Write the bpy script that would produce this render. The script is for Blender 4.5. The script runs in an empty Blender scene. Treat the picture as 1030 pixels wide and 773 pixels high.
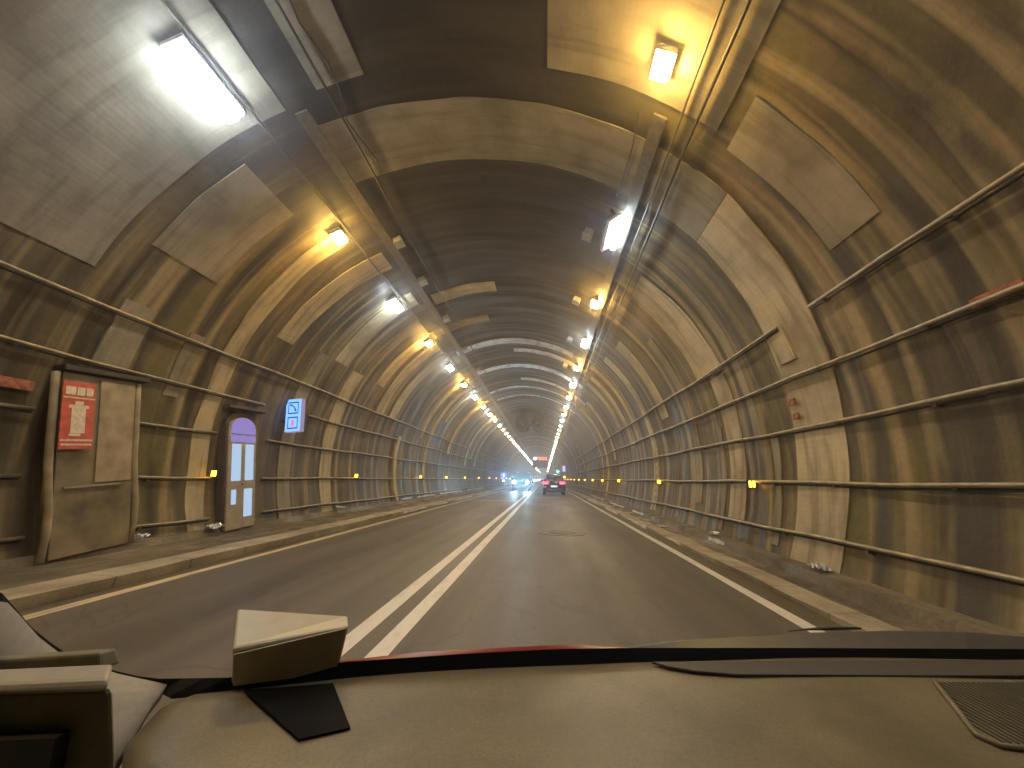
import bpy, math, random
from mathutils import Matrix, Vector
R=math.radians
random.seed(7)
sc=bpy.context.scene
col=sc.collection

# ------------------------------------------------------------------ camera, world, exposure
cd=bpy.data.cameras.new("camera"); cam=bpy.data.objects.new("camera",cd); col.objects.link(cam)
right=Vector((0.99641,0.08314,0.01603)); down=Vector((-0.00415,0.23702,-0.97150)); fwd=Vector((-0.08457,0.96794,0.23651))
m=Matrix.Identity(4)
for i in range(3):
    m[i][0]=right[i]; m[i][1]=-down[i]; m[i][2]=-fwd[i]
m.translation=Vector((0,0,1.3)); cam.matrix_world=m
cd.sensor_width=36; cd.lens=390/1030*36; cd.clip_start=0.02; cd.clip_end=2000
sc.camera=cam
w=bpy.data.worlds.new("World"); sc.world=w; w.use_nodes=True
bg=w.node_tree.nodes["Background"]; bg.inputs[0].default_value=(.10,.12,.16,1); bg.inputs[1].default_value=0.05
sc.view_settings.view_transform='Standard'; sc.view_settings.look='None'; sc.view_settings.gamma=1
sc.view_settings.exposure=0.75
c=sc.cycles; c.use_denoising=True; c.max_bounces=8; c.diffuse_bounces=5; c.glossy_bounces=3; c.volume_bounces=1
c.use_light_tree=True; c.sample_clamp_indirect=4; c.caustics_reflective=False; c.caustics_refractive=False

WHITE_L=60; SODIUM_L=190; HAZE=0.0065

# ------------------------------------------------------------------ materials
def newmat(n):
    mt=bpy.data.materials.new(n); mt.use_nodes=True; nt=mt.node_tree
    return mt,nt,nt.nodes["Principled BSDF"]
def ramp(nt,fac,stops,interp='LINEAR'):
    r=nt.nodes.new("ShaderNodeValToRGB"); r.color_ramp.interpolation=interp
    while len(r.color_ramp.elements)<len(stops): r.color_ramp.elements.new(.5)
    for e,(p,cc) in zip(r.color_ramp.elements,stops):
        e.position=p; e.color=(cc,cc,cc,1) if not isinstance(cc,tuple) else (*cc,1)
    nt.links.new(fac,r.inputs[0]); return r.outputs[0]
def mapping(nt,src,scale=(1,1,1),loc=(0,0,0)):
    mp=nt.nodes.new("ShaderNodeMapping"); mp.inputs['Scale'].default_value=scale; mp.inputs['Location'].default_value=loc
    nt.links.new(src,mp.inputs[0]); return mp.outputs[0]
def noise(nt,vec,scale,detail=5,rough=.55,dist=0):
    n=nt.nodes.new("ShaderNodeTexNoise"); n.inputs['Scale'].default_value=scale; n.inputs['Detail'].default_value=detail
    n.inputs['Roughness'].default_value=rough; n.inputs['Distortion'].default_value=dist
    nt.links.new(vec,n.inputs['Vector']); return n.outputs['Fac']
def mix(nt,f,a,b,mode='MIX'):
    x=nt.nodes.new("ShaderNodeMix"); x.data_type='RGBA'; x.blend_type=mode
    for s,v in ((x.inputs[0],f),(x.inputs[6],a),(x.inputs[7],b)):
        if isinstance(v,(int,float)): s.default_value=v
        elif isinstance(v,tuple): s.default_value=(*v,1)
        else: nt.links.new(v,s)
    return x.outputs[2]
def math_(nt,op,a,b=None):
    x=nt.nodes.new("ShaderNodeMath"); x.operation=op
    for s,v in zip(x.inputs,(a,b)):
        if v is None: continue
        if isinstance(v,(int,float)): s.default_value=v
        else: nt.links.new(v,s)
    return x.outputs[0]
def bump(nt,bs,h,strength=.5,dist=.01):
    b=nt.nodes.new("ShaderNodeBump"); b.inputs['Strength'].default_value=strength; b.inputs['Distance'].default_value=dist
    nt.links.new(h,b.inputs['Height']); nt.links.new(b.outputs[0],bs.inputs['Normal'])

def simple(n,colr,rough=.6,metal=0,var=.25,scale=12,spec=.5):
    mt,nt,bs=newmat(n)
    tc=nt.nodes.new("ShaderNodeTexCoord").outputs['Object']
    nz=noise(nt,tc,scale,4)
    d=tuple(x*(1-var) for x in colr); l=tuple(min(1,x*(1+var)) for x in colr)
    nt.links.new(ramp(nt,nz,[(.3,d),(.7,l)]),bs.inputs['Base Color'])
    bs.inputs['Roughness'].default_value=rough; bs.inputs['Metallic'].default_value=metal
    bs.inputs['Specular IOR Level'].default_value=spec
    return mt
def emit(n,colr,strength):
    mt=bpy.data.materials.new(n); mt.use_nodes=True; nt=mt.node_tree
    for x in list(nt.nodes): nt.nodes.remove(x)
    e=nt.nodes.new("ShaderNodeEmission"); o=nt.nodes.new("ShaderNodeOutputMaterial")
    e.inputs[0].default_value=(*colr,1); e.inputs[1].default_value=strength
    nt.links.new(e.outputs[0],o.inputs[0]); return mt

def lining_mat():
    mt,nt,bs=newmat("stained_concrete_lining")
    uv=nt.nodes.new("ShaderNodeUVMap"); uv.uv_map="UVMap"; uv=uv.outputs[0]     # metres along the road, metres round the arch
    sx=nt.nodes.new("ShaderNodeSeparateXYZ"); nt.links.new(uv,sx.inputs[0])
    big=noise(nt,uv,.35,5,.6)
    base=ramp(nt,big,[(.30,(.055,.041,.018)),(.5,(.135,.102,.050)),(.70,(.235,.18,.095))])
    olive=noise(nt,mapping(nt,uv,(1,1,1),(31,7,0)),.55,4)
    base=mix(nt,ramp(nt,olive,[(.5,0.),(.66,.55)]),base,(.125,.112,.028))
    # streaks running down the arch
    st=noise(nt,mapping(nt,uv,(2.6,.22,1)),1.0,3,.5,.3)
    base=mix(nt,ramp(nt,st,[(.38,1.),(.54,0.)]),base,(.035,.026,.013))
    st2=noise(nt,mapping(nt,uv,(3.4,.16,1),(11,3,0)),1.0,3,.5,.3)
    base=mix(nt,ramp(nt,st2,[(.50,0.),(.66,.8)]),base,(.38,.29,.155))
    # casting joints every 0.7 m, broken up
    wob=noise(nt,mapping(nt,uv,(.8,.35,1),(5,9,0)),1.0,3)
    yy=math_(nt,'ADD',math_(nt,'MULTIPLY',sx.outputs[0],1/.70),math_(nt,'MULTIPLY',wob,.75))
    fr=math_(nt,'ABSOLUTE',math_(nt,'SUBTRACT',math_(nt,'FRACT',yy),.5))
    patch=noise(nt,mapping(nt,uv,(1.2,.5,1),(2,17,0)),1.0,3)
    j=math_(nt,'MULTIPLY',ramp(nt,fr,[(.03,1.),(.24,.0)]),ramp(nt,patch,[(.38,0.),(.52,1.)]))
    base=mix(nt,math_(nt,'MULTIPLY',j,.8),base,(.030,.024,.014))
    # courses
    cw=noise(nt,mapping(nt,uv,(.6,.6,1),(9,1,0)),1.0,2)
    cc=math_(nt,'ABSOLUTE',math_(nt,'SUBTRACT',math_(nt,'FRACT',math_(nt,'ADD',math_(nt,'MULTIPLY',sx.outputs[1],2.6),math_(nt,'MULTIPLY',cw,.3))),.5))
    crs=ramp(nt,cc,[(.0,1.),(.05,0.)])
    base=mix(nt,math_(nt,'MULTIPLY',crs,.05),base,(.07,.055,.035))
    # sooty crown: the arc length runs from 0 at the right foot, crown near 10.4 m
    cr=math_(nt,'ABSOLUTE',math_(nt,'SUBTRACT',sx.outputs[1],10.45))
    cr=math_(nt,'ADD',cr,math_(nt,'MULTIPLY',noise(nt,uv,.8,4),1.2))
    soot=ramp(nt,math_(nt,'MULTIPLY',cr,.1),[(.30,1.),(.44,0.)])
    base=mix(nt,math_(nt,'MULTIPLY',soot,.9),base,(.030,.025,.019))
    fine=noise(nt,uv,9,8,.7)
    base=mix(nt,.4,base,ramp(nt,fine,[(.3,.3),(.7,.75)]),'OVERLAY')
    nt.links.new(base,bs.inputs['Base Color'])
    rr=ramp(nt,st,[(.4,.42),(.6,.8)]); nt.links.new(rr,bs.inputs['Roughness'])
    h=math_(nt,'ADD',fine,math_(nt,'MULTIPLY',math_(nt,'ADD',j,math_(nt,'MULTIPLY',crs,.05)),-.6))
    bump(nt,bs,h,.4,.014)
    return mt
def strip_mat(n,colr,rough,dirt=.6):
    mt,nt,bs=newmat(n)
    uv=nt.nodes.new("ShaderNodeUVMap"); uv.uv_map="UVMap"; uv=uv.outputs[0]
    sx=nt.nodes.new("ShaderNodeSeparateXYZ"); nt.links.new(uv,sx.inputs[0])
    d=tuple(x*.55 for x in colr)
    b=ramp(nt,noise(nt,uv,.9,6,.6),[(.35,d),(.62,colr)])
    st=noise(nt,mapping(nt,uv,(5,.4,1)),1,5,.6,.3)
    b=mix(nt,ramp(nt,st,[(.36,dirt),(.5,0.)]),b,(.09,.07,.04))
    rib=math_(nt,'ABSOLUTE',math_(nt,'SUBTRACT',math_(nt,'FRACT',math_(nt,'MULTIPLY',sx.outputs[1],13)),.5))
    b=mix(nt,math_(nt,'MULTIPLY',ramp(nt,rib,[(0.,1.),(.2,0.)]),.05),b,(.08,.06,.04))
    nt.links.new(b,bs.inputs['Base Color'])
    nt.links.new(ramp(nt,noise(nt,uv,3,4),[(.3,rough*.7),(.7,min(1,rough*1.3))]),bs.inputs['Roughness'])
    bump(nt,bs,math_(nt,'ADD',noise(nt,uv,6,4),math_(nt,'MULTIPLY',rib,.25)),.3,.012)
    return mt
def asphalt_mat():
    mt,nt,bs=newmat("worn_asphalt")
    tc=nt.nodes.new("ShaderNodeTexCoord").outputs['Object']
    sx=nt.nodes.new("ShaderNodeSeparateXYZ"); nt.links.new(tc,sx.inputs[0])
    b=ramp(nt,noise(nt,mapping(nt,tc,(.6,.12,1)),1,5),[(.3,(.075,.064,.050)),(.7,(.112,.096,.074))])
    # wheel paths polished lighter, oil darker in lane middle
    wv=noise(nt,mapping(nt,tc,(1.6,.03,1)),1,3)
    b=mix(nt,ramp(nt,wv,[(.42,0.),(.60,.7)]),b,(.155,.132,.10))
    b=mix(nt,.5,b,ramp(nt,noise(nt,tc,55,3,.8),[(.3,.3),(.7,.75)]),'OVERLAY')
    for cx in (-3.95,-2.35,-.15,1.45):
        tr=math_(nt,'ABSOLUTE',math_(nt,'SUBTRACT',sx.outputs[0],cx))
        b=mix(nt,math_(nt,'MULTIPLY',ramp(nt,tr,[(.05,.35),(.42,0.)]),noise(nt,mapping(nt,tc,(1,.15,1)),1.5,3)),b,(.17,.145,.11))
    for cx in (-3.15,.65):
        tr=math_(nt,'ABSOLUTE',math_(nt,'SUBTRACT',sx.outputs[0],cx))
        b=mix(nt,math_(nt,'MULTIPLY',ramp(nt,tr,[(.0,.8),(.35,0.)]),ramp(nt,noise(nt,mapping(nt,tc,(2,.5,1)),1.5,5),[(.4,0.),(.65,1.)])),b,(.045,.038,.03))
    # tar seams and repairs
    cr=nt.nodes.new("ShaderNodeTexNoise"); cr.inputs['Scale'].default_value=.7; cr.inputs['Detail'].default_value=3; cr.inputs['Distortion'].default_value=.6
    nt.links.new(tc,cr.inputs['Vector'])
    line=ramp(nt,math_(nt,'ABSOLUTE',math_(nt,'SUBTRACT',cr.outputs['Fac'],.5)),[(0.,.8),(.006,0.)])
    b=mix(nt,math_(nt,'MULTIPLY',line,.5),b,(.025,.022,.02))
    # dusty verges beside the kerbs
    l=ramp(nt,math_(nt,'ABSOLUTE',math_(nt,'SUBTRACT',sx.outputs[0],-1.15)),[(0.,0.),(1.,1.)])
    ab=math_(nt,'ABSOLUTE',math_(nt,'SUBTRACT',sx.outputs[0],-1.15))
    vg=math_(nt,'SUBTRACT',ab,3.62)
    vg=math_(nt,'ADD',vg,math_(nt,'MULTIPLY',math_(nt,'SUBTRACT',noise(nt,tc,1.3,4),.5),.3))
    b=mix(nt,ramp(nt,vg,[(0.,0.),(.12,.8)]),b,(.11,.085,.045))
    nt.links.new(b,bs.inputs['Base Color'])
    nt.links.new(ramp(nt,noise(nt,mapping(nt,tc,(.8,.2,1)),1,4),[(.3,.42),(.7,.62)]),bs.inputs['Roughness'])
    bump(nt,bs,noise(nt,tc,70,3,.8),.35,.006)
    return mt
def paint_mat(n,colr,wear=.5):
    mt,nt,bs=newmat(n)
    tc=nt.nodes.new("ShaderNodeTexCoord").outputs['Object']
    b=mix(nt,ramp(nt,noise(nt,mapping(nt,tc,(3,.8,1)),2.5,8,.7),[(.36,wear),(.52,0.)]),colr,(.16,.14,.11))
    nt.links.new(b,bs.inputs['Base Color']); bs.inputs['Roughness'].default_value=.45
    bump(nt,bs,noise(nt,tc,60,3,.8),.25,.004)
    return mt
def walk_mat():
    mt,nt,bs=newmat("dirty_walkway_concrete")
    tc=nt.nodes.new("ShaderNodeTexCoord").outputs['Object']
    b=ramp(nt,noise(nt,mapping(nt,tc,(1.4,.5,1)),1.2,6,.65),[(.3,(.085,.070,.045)),(.5,(.16,.130,.085)),(.68,(.28,.225,.15))])
    b=mix(nt,.5,b,ramp(nt,noise(nt,tc,22,6,.75),[(.3,.2),(.7,.8)]),'OVERLAY')
    nt.links.new(b,bs.inputs['Base Color']); nt.links.new(ramp(nt,noise(nt,tc,1.5,3),[(.35,.3),(.6,.85)]),bs.inputs['Roughness'])
    bump(nt,bs,noise(nt,tc,14,7,.7),.8,.02)
    return mt
def kerb_mat():
    mt,nt,bs=newmat("kerb_stone")
    tc=nt.nodes.new("ShaderNodeTexCoord").outputs['Object']
    sx=nt.nodes.new("ShaderNodeSeparateXYZ"); nt.links.new(tc,sx.inputs[0])
    b=ramp(nt,noise(nt,mapping(nt,tc,(2,.7,1)),1.5,6,.6),[(.3,(.26,.22,.155)),(.65,(.50,.43,.31))])
    jf=math_(nt,'ABSOLUTE',math_(nt,'SUBTRACT',math_(nt,'FRACT',sx.outputs[1]),.5))
    b=mix(nt,ramp(nt,jf,[(0.,.8),(.015,0.)]),b,(.05,.04,.03))
    b=mix(nt,.4,b,ramp(nt,noise(nt,tc,30,5,.7),[(.3,.3),(.7,.75)]),'OVERLAY')
    nt.links.new(b,bs.inputs['Base Color']); nt.links.new(ramp(nt,noise(nt,tc,2,3),[(.35,.28),(.6,.7)]),bs.inputs['Roughness'])
    bump(nt,bs,noise(nt,tc,18,6,.7),.5,.01)
    return mt

M={}
M['lining']=lining_mat()
M['strip']=strip_mat("pale_lining_strip",(.56,.47,.295),.72,.45)
M['plaster']=strip_mat("grey_lining_panel",(.33,.285,.205),.8,.4)
M['shiny']=strip_mat("glossy_lining_strip",(.60,.60,.58),.3)
M['asphalt']=asphalt_mat(); M['paint']=paint_mat("white_road_paint",(.80,.76,.68),.25); M['edgepaint']=paint_mat("edge_line_paint",(.74,.62,.40),.45)
M['walk']=walk_mat(); M['kerb']=kerb_mat()
M['joint']=paint_mat("pale_joint_repair",(.24,.20,.15),.6)
M['jointdark']=paint_mat('brown_collar_repair',(.065,.048,.03),.3)
M['glint_strip']=simple('white_glint',(.80,.86,.90),.3,0,.35,5)
M['rail']=simple("galvanised_rail",(.34,.30,.22),.42,.55,.3,6)
M['clip']=simple("rail_bracket_steel",(.12,.10,.07),.6,.5)
M['tray']=simple("cable_tray_metal",(.15,.13,.10),.55,.5)
M['cable']=simple("black_cable_and_rail_shade",(.03,.026,.02),.6)
M['casing']=simple("lamp_casing",(.36,.36,.34),.5,.2)
M['tube']=emit("cold_white_tube",(.74,.88,1.0),WHITE_L)
M['sod']=emit("amber_lamp_lens",(1.0,.60,.15),SODIUM_L)
M['tubefar']=emit('cold_white_lens',(.80,.91,1.0),WHITE_L*.42); M['sodfar']=emit('amber_far_lens',(1.0,.60,.15),SODIUM_L*.36)
M['amber']=emit("amber_marker_light",(1.0,.50,.03),7)
M['booth_glow']=emit("pale_blue_lit_pane",(.42,.56,.74),.66)
M['booth_lilac']=emit("lilac_lit_transom",(.36,.28,.68),.5)
M['sign_glow']=emit("pale_blue_sign_face",(.20,.42,1.0),1.0)
M['sign_dark']=simple("sign_print_navy",(.02,.07,.22),.5)
M['sign_ink']=emit("sign_symbol_blue",(.02,.07,.30),.5)
M['sign_red']=emit("sign_symbol_red",(1.0,.15,.30),.7)
M['sign_side']=emit("sign_side_glow",(.50,.38,.60),.4)
M['red']=simple("red_sign_paint",(.50,.075,.045),.5)
M['redfade']=simple("faded_red_paint",(.30,.10,.055),.75,0,.6,14)
M['pictowhite']=simple("sign_white_paint",(.66,.54,.40),.6,0,.2,20)
M['cabinet']=simple("beige_cabinet_paint",(.30,.235,.14),.6,0,.35,3.5)
M['cabstain']=simple('stained_cabinet_panel',(.19,.148,.085),.7,0,.55,2.2)
M['darkmetal']=simple("dark_metal",(.03,.026,.02),.5,.4)
M['doorpaint']=simple("ochre_door_paint",(.34,.28,.20),.5,0,.2,5)
M['frame']=simple("weathered_timber_frame",(.085,.065,.05),.7)
M['fan']=simple("jet_fan_steel",(.08,.08,.08),.6,.2)
M['carblack']=simple("black_car_paint",(.012,.013,.016),.25,.0,.1); M['carwhite']=simple("silver_van_paint",(.30,.33,.36),.3,.2,.1)
M['glass']=simple("dark_car_glass",(.012,.014,.016),.06,0,.1)
M['rubber']=simple("tyre_rubber",(.02,.02,.02),.85)
M['rim']=simple("wheel_rim",(.35,.35,.36),.35,.8)
M['tail']=emit("red_tail_light",(1.0,.05,.07),5)
M['platew']=emit("lit_number_plate",(.8,.82,.95),.9)
M['head']=emit("cold_headlight",(.36,.74,1.0),110); M['head2']=emit("far_headlight",(.85,.85,1.0),30)
M['vms']=emit("red_message_lights",(1.0,.24,.14),3.2); M['vmsw']=emit("pink_white_sign_dot",(1.0,.75,.95),6)
M['green']=emit("green_signal",(.05,1.0,.70),22); M['bluesign']=emit("blue_sign_glow",(.05,.06,1.0),3); M['bluewhite']=emit("blue_white_arrow",(.5,.7,1.0),5)
M['lilacsign']=emit("lilac_sign_glow",(.36,.34,1.0),1.4)
M['orange']=emit("orange_beacon",(1.0,.42,.06),12)
M['glint_foil']=simple("crumpled_glint_plastic",(.60,.66,.80),.18,.3,.4,25)
def dash_mat():
    mt,nt,bs=newmat("dashboard_soft_plastic")
    tc=nt.nodes.new("ShaderNodeTexCoord").outputs['Object']
    b=ramp(nt,noise(nt,tc,3.2,5),[(.3,(.095,.077,.045)),(.7,(.255,.203,.122))])  # broad mottling in the colour imitates patchy reflections on the dash
    b=mix(nt,.55,b,ramp(nt,noise(nt,tc,260,3,.8),[(.3,.3),(.7,.75)]),'OVERLAY')
    nt.links.new(b,bs.inputs['Base Color']); bs.inputs['Roughness'].default_value=.42
    bump(nt,bs,noise(nt,tc,600,3,.8),.3,.0006)
    return mt
M['dash']=dash_mat()
M['dashgrey']=simple("grey_vent_plastic",(.055,.05,.042),.5,0,.12,60)
M['seal']=simple("black_windscreen_edge",(.003,.003,.003),.6,0,.1,20,.15)
M['trim']=simple("pillar_trim_fabric",(.30,.27,.22),.8,0,.1,80)
M['bonnet']=simple("red_bonnet_paint",(.20,.008,.010),.3,0,.1)
M['cowl']=simple("grey_cowl_plastic",(.075,.066,.052),.45,0,.15,30)
M['box']=simple("cream_plastic",(.64,.56,.40),.4,0,.06,30); M['boxdark']=simple("grey_box_face",(.42,.38,.26),.55,0,.12,30)
M['housing']=simple("dark_housing_plastic",(.15,.135,.065),.6,0,.2,50)
M['housrim']=simple("pale_housing_rim",(.36,.31,.23),.4,0,.08,30)
M['screen']=simple("brown_black_screen",(.014,.009,.006),.5)
M['shade_patch']=simple("dark_painted_shade",(.004,.0035,.003),.7,0,.4,12,.08)

# ------------------------------------------------------------------ mesh helpers
class MB:
    def __init__(s): s.v=[]; s.f=[]; s.uv=None
    def add(s,vs,fs):
        n=len(s.v); s.v+=[tuple(v) for v in vs]; s.f+=[tuple(i+n for i in f) for f in fs]; return s
    def box(s,x0,x1,y0,y1,z0,z1):
        return s.add([(x,y,z) for z in (z0,z1) for y in (y0,y1) for x in (x0,x1)],
              [(0,2,3,1),(4,5,7,6),(0,1,5,4),(2,6,7,3),(0,4,6,2),(1,3,7,5)])
    def hexa(s,p):   # p: bottom 4 ccw, top 4
        return s.add(p,[(3,2,1,0),(4,5,6,7),(0,1,5,4),(1,2,6,5),(2,3,7,6),(3,0,4,7)])
    def tube(s,pts,r,n=8,cap=True):
        pts=[Vector(p) for p in pts]; rings=[]
        for i,p in enumerate(pts):
            t=(pts[min(i+1,len(pts)-1)]-pts[max(i-1,0)]).normalized()
            a=t.cross(Vector((0,0,1)));
            if a.length<.1: a=t.cross(Vector((1,0,0)))
            a.normalize(); b=t.cross(a)
            rr=r[i] if isinstance(r,(list,tuple)) else r
            rings.append([p+a*math.cos(2*math.pi*k/n)*rr+b*math.sin(2*math.pi*k/n)*rr for k in range(n)])
        vs=[v for q in rings for v in q]; fs=[]
        for i in range(len(pts)-1):
            for k in range(n): fs.append((i*n+k,i*n+(k+1)%n,(i+1)*n+(k+1)%n,(i+1)*n+k))
        if cap: fs.append(tuple(range(n-1,-1,-1))); fs.append(tuple((len(pts)-1)*n+k for k in range(n)))
        return s.add(vs,fs)
    def prism(s,poly,vec):     # planar polygon extruded by vec
        n=len(poly); v=Vector(vec); P=[Vector(p) for p in poly]
        fs=[tuple(range(n-1,-1,-1)),tuple(n+i for i in range(n))]+[(i,(i+1)%n,n+(i+1)%n,n+i) for i in range(n)]
        return s.add(P+[p+v for p in P],fs)
    def disc(s,cx,y0,y1,cz,r,n=16):   # cylinder along y
        return s.tube([(cx,y0,cz),(cx,y1,cz)],r,n)
def obj(name,mb,mat,parent=None,bevel=0,smooth=False,subs=0,**props):
    me=bpy.data.meshes.new(name); me.from_pydata(mb.v,[],mb.f); me.update()
    if mb.uv:
        ul=me.uv_layers.new(name="UVMap")
        for lp in me.loops: ul.data[lp.index].uv=mb.uv[lp.vertex_index]
    if smooth:
        for p in me.polygons: p.use_smooth=True
    me.materials.append(M[mat])
    o=bpy.data.objects.new(name,me); col.objects.link(o)
    if parent: o.parent=parent
    if bevel:
        b=o.modifiers.new("bevel",'BEVEL'); b.width=bevel; b.segments=2; b.limit_method='ANGLE'
    if subs:
        b=o.modifiers.new("subd",'SUBSURF'); b.levels=subs; b.render_levels=subs
    for k,v in props.items(): o[k]=v
    return o
def thing(name,label,cat,loc=(0,0,0),group=None,rot=(0,0,0)):
    o=bpy.data.objects.new(name,None); o.empty_display_size=.2; col.objects.link(o); o.location=loc; o.rotation_euler=rot
    o['label']=label; o['category']=cat
    if group: o['group']=group
    return o
def tag(o,label,cat,group=None):
    o['label']=label; o['category']=cat
    if group: o['group']=group
    return o
def dup(root,loc,label,rot=None,group=None):
    r=root.copy(); col.objects.link(r); r.location=loc; r['label']=label
    if rot is not None: r.rotation_euler=rot
    if group: r['group']=group
    for ch in list(root.children):
        d=ch.copy(); col.objects.link(d); d.parent=r
        for g in ch.children:
            e=g.copy(); col.objects.link(e); e.parent=d
    return r

# ------------------------------------------------------------------ tunnel
XC,ZC,RR=-1.47,1.90,5.38
def arc(ang,r=RR): return (XC+r*math.cos(R(ang)),ZC+r*math.sin(R(ang)))
A0=-21.0; A1=201.0
def lump(y,a):
    return .006*math.sin(y*2.1+a*.13)+.005*math.sin(y*5.3-a*.31+1)+.004*math.sin(a*.9+y*.7)
tunnel=thing('tunnel','brown stained concrete tunnel vault arching over the two lane road','tunnel')
mb=MB(); mb.uv=[]
ys=[]; y=-14.
while y<440: ys.append(y); y+= .25 if y<40 else (1. if y<120 else 5.)
NA=120
for y in ys:
    for k in range(NA+1):
        a=A0+(A1-A0)*k/NA; rr=RR+(lump(y,a) if y<60 else 0); x,z=arc(a,rr); mb.v.append((x,y,z)); mb.uv.append((y,R(a-A0)*RR))
for i in range(len(ys)-1):
    for k in range(NA):
        b=i*(NA+1)+k; mb.f.append((b,b+NA+1,b+NA+2,b+1))
obj('lining',mb,'lining',tunnel,smooth=True)

def strip(y0,y1,a0,a1,mat='strip',y0b=None,y1b=None,thick=.018,ragged=.010):
    """curved slab between angle a0 (right end) and a1 (left end); y may slant from one end to the other"""
    y0b=y0 if y0b is None else y0b; y1b=y1 if y1b is None else y1b
    n=max(4,int(abs(a1-a0)/2.5)); mb=MB(); mb.uv=[]; ph=random.random()*9
    for k in range(n+1):
        t=k/n; a=a0+(a1-a0)*t; ya=y0+(y0b-y0)*t; yb=y1+(y1b-y1)*t
        ya+=ragged*math.sin(k*1.1+ph); yb+=ragged*math.sin(k*.8+ph*2)
        for r in (RR+.03,RR-thick):
            for yy in (ya,yb):
                x,z=arc(a,r); mb.v.append((x,yy,z)); mb.uv.append((yy+ph,R(a-A0)*r))
    for k in range(n):
        b=k*4; mb.f+=[(b+2,b+3,b+7,b+6),(b,b+2,b+6,b+4),(b+3,b+1,b+5,b+7)]
    mb.f+=[(0,1,3,2),(n*4,n*4+2,n*4+3,n*4+1)]
    return obj('lining_strip',mb,mat,tunnel)
# near patches, measured
strip(1.2,4.35,46,73.5,'plaster',thick=.02)
strip(3.75,4.48,23.5,43.5,'plaster',thick=.02)
strip(1.0,4.33,103,111,'plaster'); strip(.2,4.42,117,155.5,'plaster',thick=.02)
strip(5.55,6.55,-19,40,'strip',5.05,6.2); strip(5.05,6.2,40.1,115,'plaster',4.83,6.1)
strip(4.82,6.05,128,148.3,'plaster')
strip(8.0,9.25,18,47,'strip',8.2,9.35); strip(8.05,8.7,-14,17,'strip')
strip(5.86,6.24,13.1,19.3,'strip',thick=.05)
strip(6.95,7.4,124,198,'strip',7.05,7.45,ragged=.02)
strip(8.2,8.9,118,152,'strip',8.0,8.6); 
strip(10.3,11.05,118,150,'strip',10.4,11.1); strip(10.9,11.55,91,113,'strip')
strip(11.5,12.2,150,198,'strip',11.5,12.1,ragged=.02)
strip(14.3,15.0,122,160,'strip'); strip(9.6,10.1,150,199,'plaster'); strip(21.6,22.2,120,198,'strip')
strip(14.0,14.6,-17,46,'strip'); strip(17.3,17.9,8,48,'strip'); strip(24.6,25.3,-17,46,'strip')
strip(13.3,13.9,97,117,'plaster'); strip(13.2,13.9,120,150,'strip')
strip(12.0,12.7,14,44,'strip'); strip(10.2,10.6,-12,36,'plaster')
strip(16.0,16.6,60,117,'shiny'); strip(17.3,17.8,52,90,'shiny'); strip(17.2,17.55,167,198,'strip',thick=.09)
strip(16.0,16.5,10,50,'strip'); strip(15.6,16.3,121,160,'strip')
strip(5.0,5.5,158,176,'plaster',thick=.02) ; strip(6.2,6.5,159,172,'plaster')
strip(19.9,20.5,50,116,'shiny'); strip(20.1,20.6,120,165,'strip'); strip(18.6,19.2,20,49,'strip')
strip(22.8,23.3,44,90,'shiny'); strip(24.9,25.3,50,116,'shiny'); strip(23.,23.5,120,150,'strip'); strip(22.,22.6,5,44,'strip')
strip(27.6,28.0,48,112,'shiny'); strip(27.,27.5,-10,47,'strip'); strip(26.5,27.2,118,170,'strip')
y=30.
for k in range(44):
    y+=random.uniform(1.6,3.2)
    t=random.random()
    if t<.35: a,b=random.uniform(40,60),random.uniform(100,118)
    elif t<.68: a,b=random.uniform(-15,10),random.uniform(30,50)
    else: a,b=random.uniform(118,130),random.uniform(150,195)
    strip(y,y+random.uniform(.4,.8),a,b,random.choice(['strip','strip','shiny','plaster']))
# low pale pilaster patches on both walls, stopping above the walkway
for y,dy in [(3.1,.28)]: strip(y,y+dy,187,197,'strip',ragged=.02)
for y in (6.9,8.9,11.6,14.2,18.3): strip(y,y+random.uniform(.18,.35),-17,-17+random.uniform(8,24),'plaster',thick=.018,ragged=.02)

# ------------------------------------------------------------------ ground
road=MB(); road.add([(-30,-60,0),(30,-60,0),(30,700,0),(-30,700,0)],[(0,1,2,3)])
obj('road',road,'asphalt',kind='structure')
def sheet(name,x0,x1,y0,y1,z,mat,step=2.,wob=0.,xs=None):
    mb=MB(); n=max(1,int((y1-y0)/step)); ph=random.random()*6
    for i in range(n+1):
        yy=y0+(y1-y0)*i/n; a=wob*math.sin(yy*.9+ph); b=wob*math.sin(yy*1.3+ph*2)
        mb.v+=[(x0+a,yy,z),(x1+b,yy,z)]
    mb.f=[(2*i,2*i+1,2*i+3,2*i+2) for i in range(n)]
    return obj(name,mb,mat,kind='structure')
sheet('road_marking_left_edge_line',-4.77,-4.63,-12,400,.004,'edgepaint',.5,.006)
sheet('road_marking_double_line_left',-1.66,-1.50,-12,400,.004,'paint',.5,.004)
sheet('road_marking_double_line_right',-1.33,-1.17,-12,400,.004,'paint',.5,.004)
sheet('road_marking_right_edge_line',2.36,2.50,-12,400,.004,'paint',.5,.006)
sheet('road_joint_repair',-4.6,-1.7,23.6,24.5,.004,'joint',.4)
sheet('road_joint_patch',-.4,1.1,28.6,30.6,.004,'joint',.5,.06)
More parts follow.
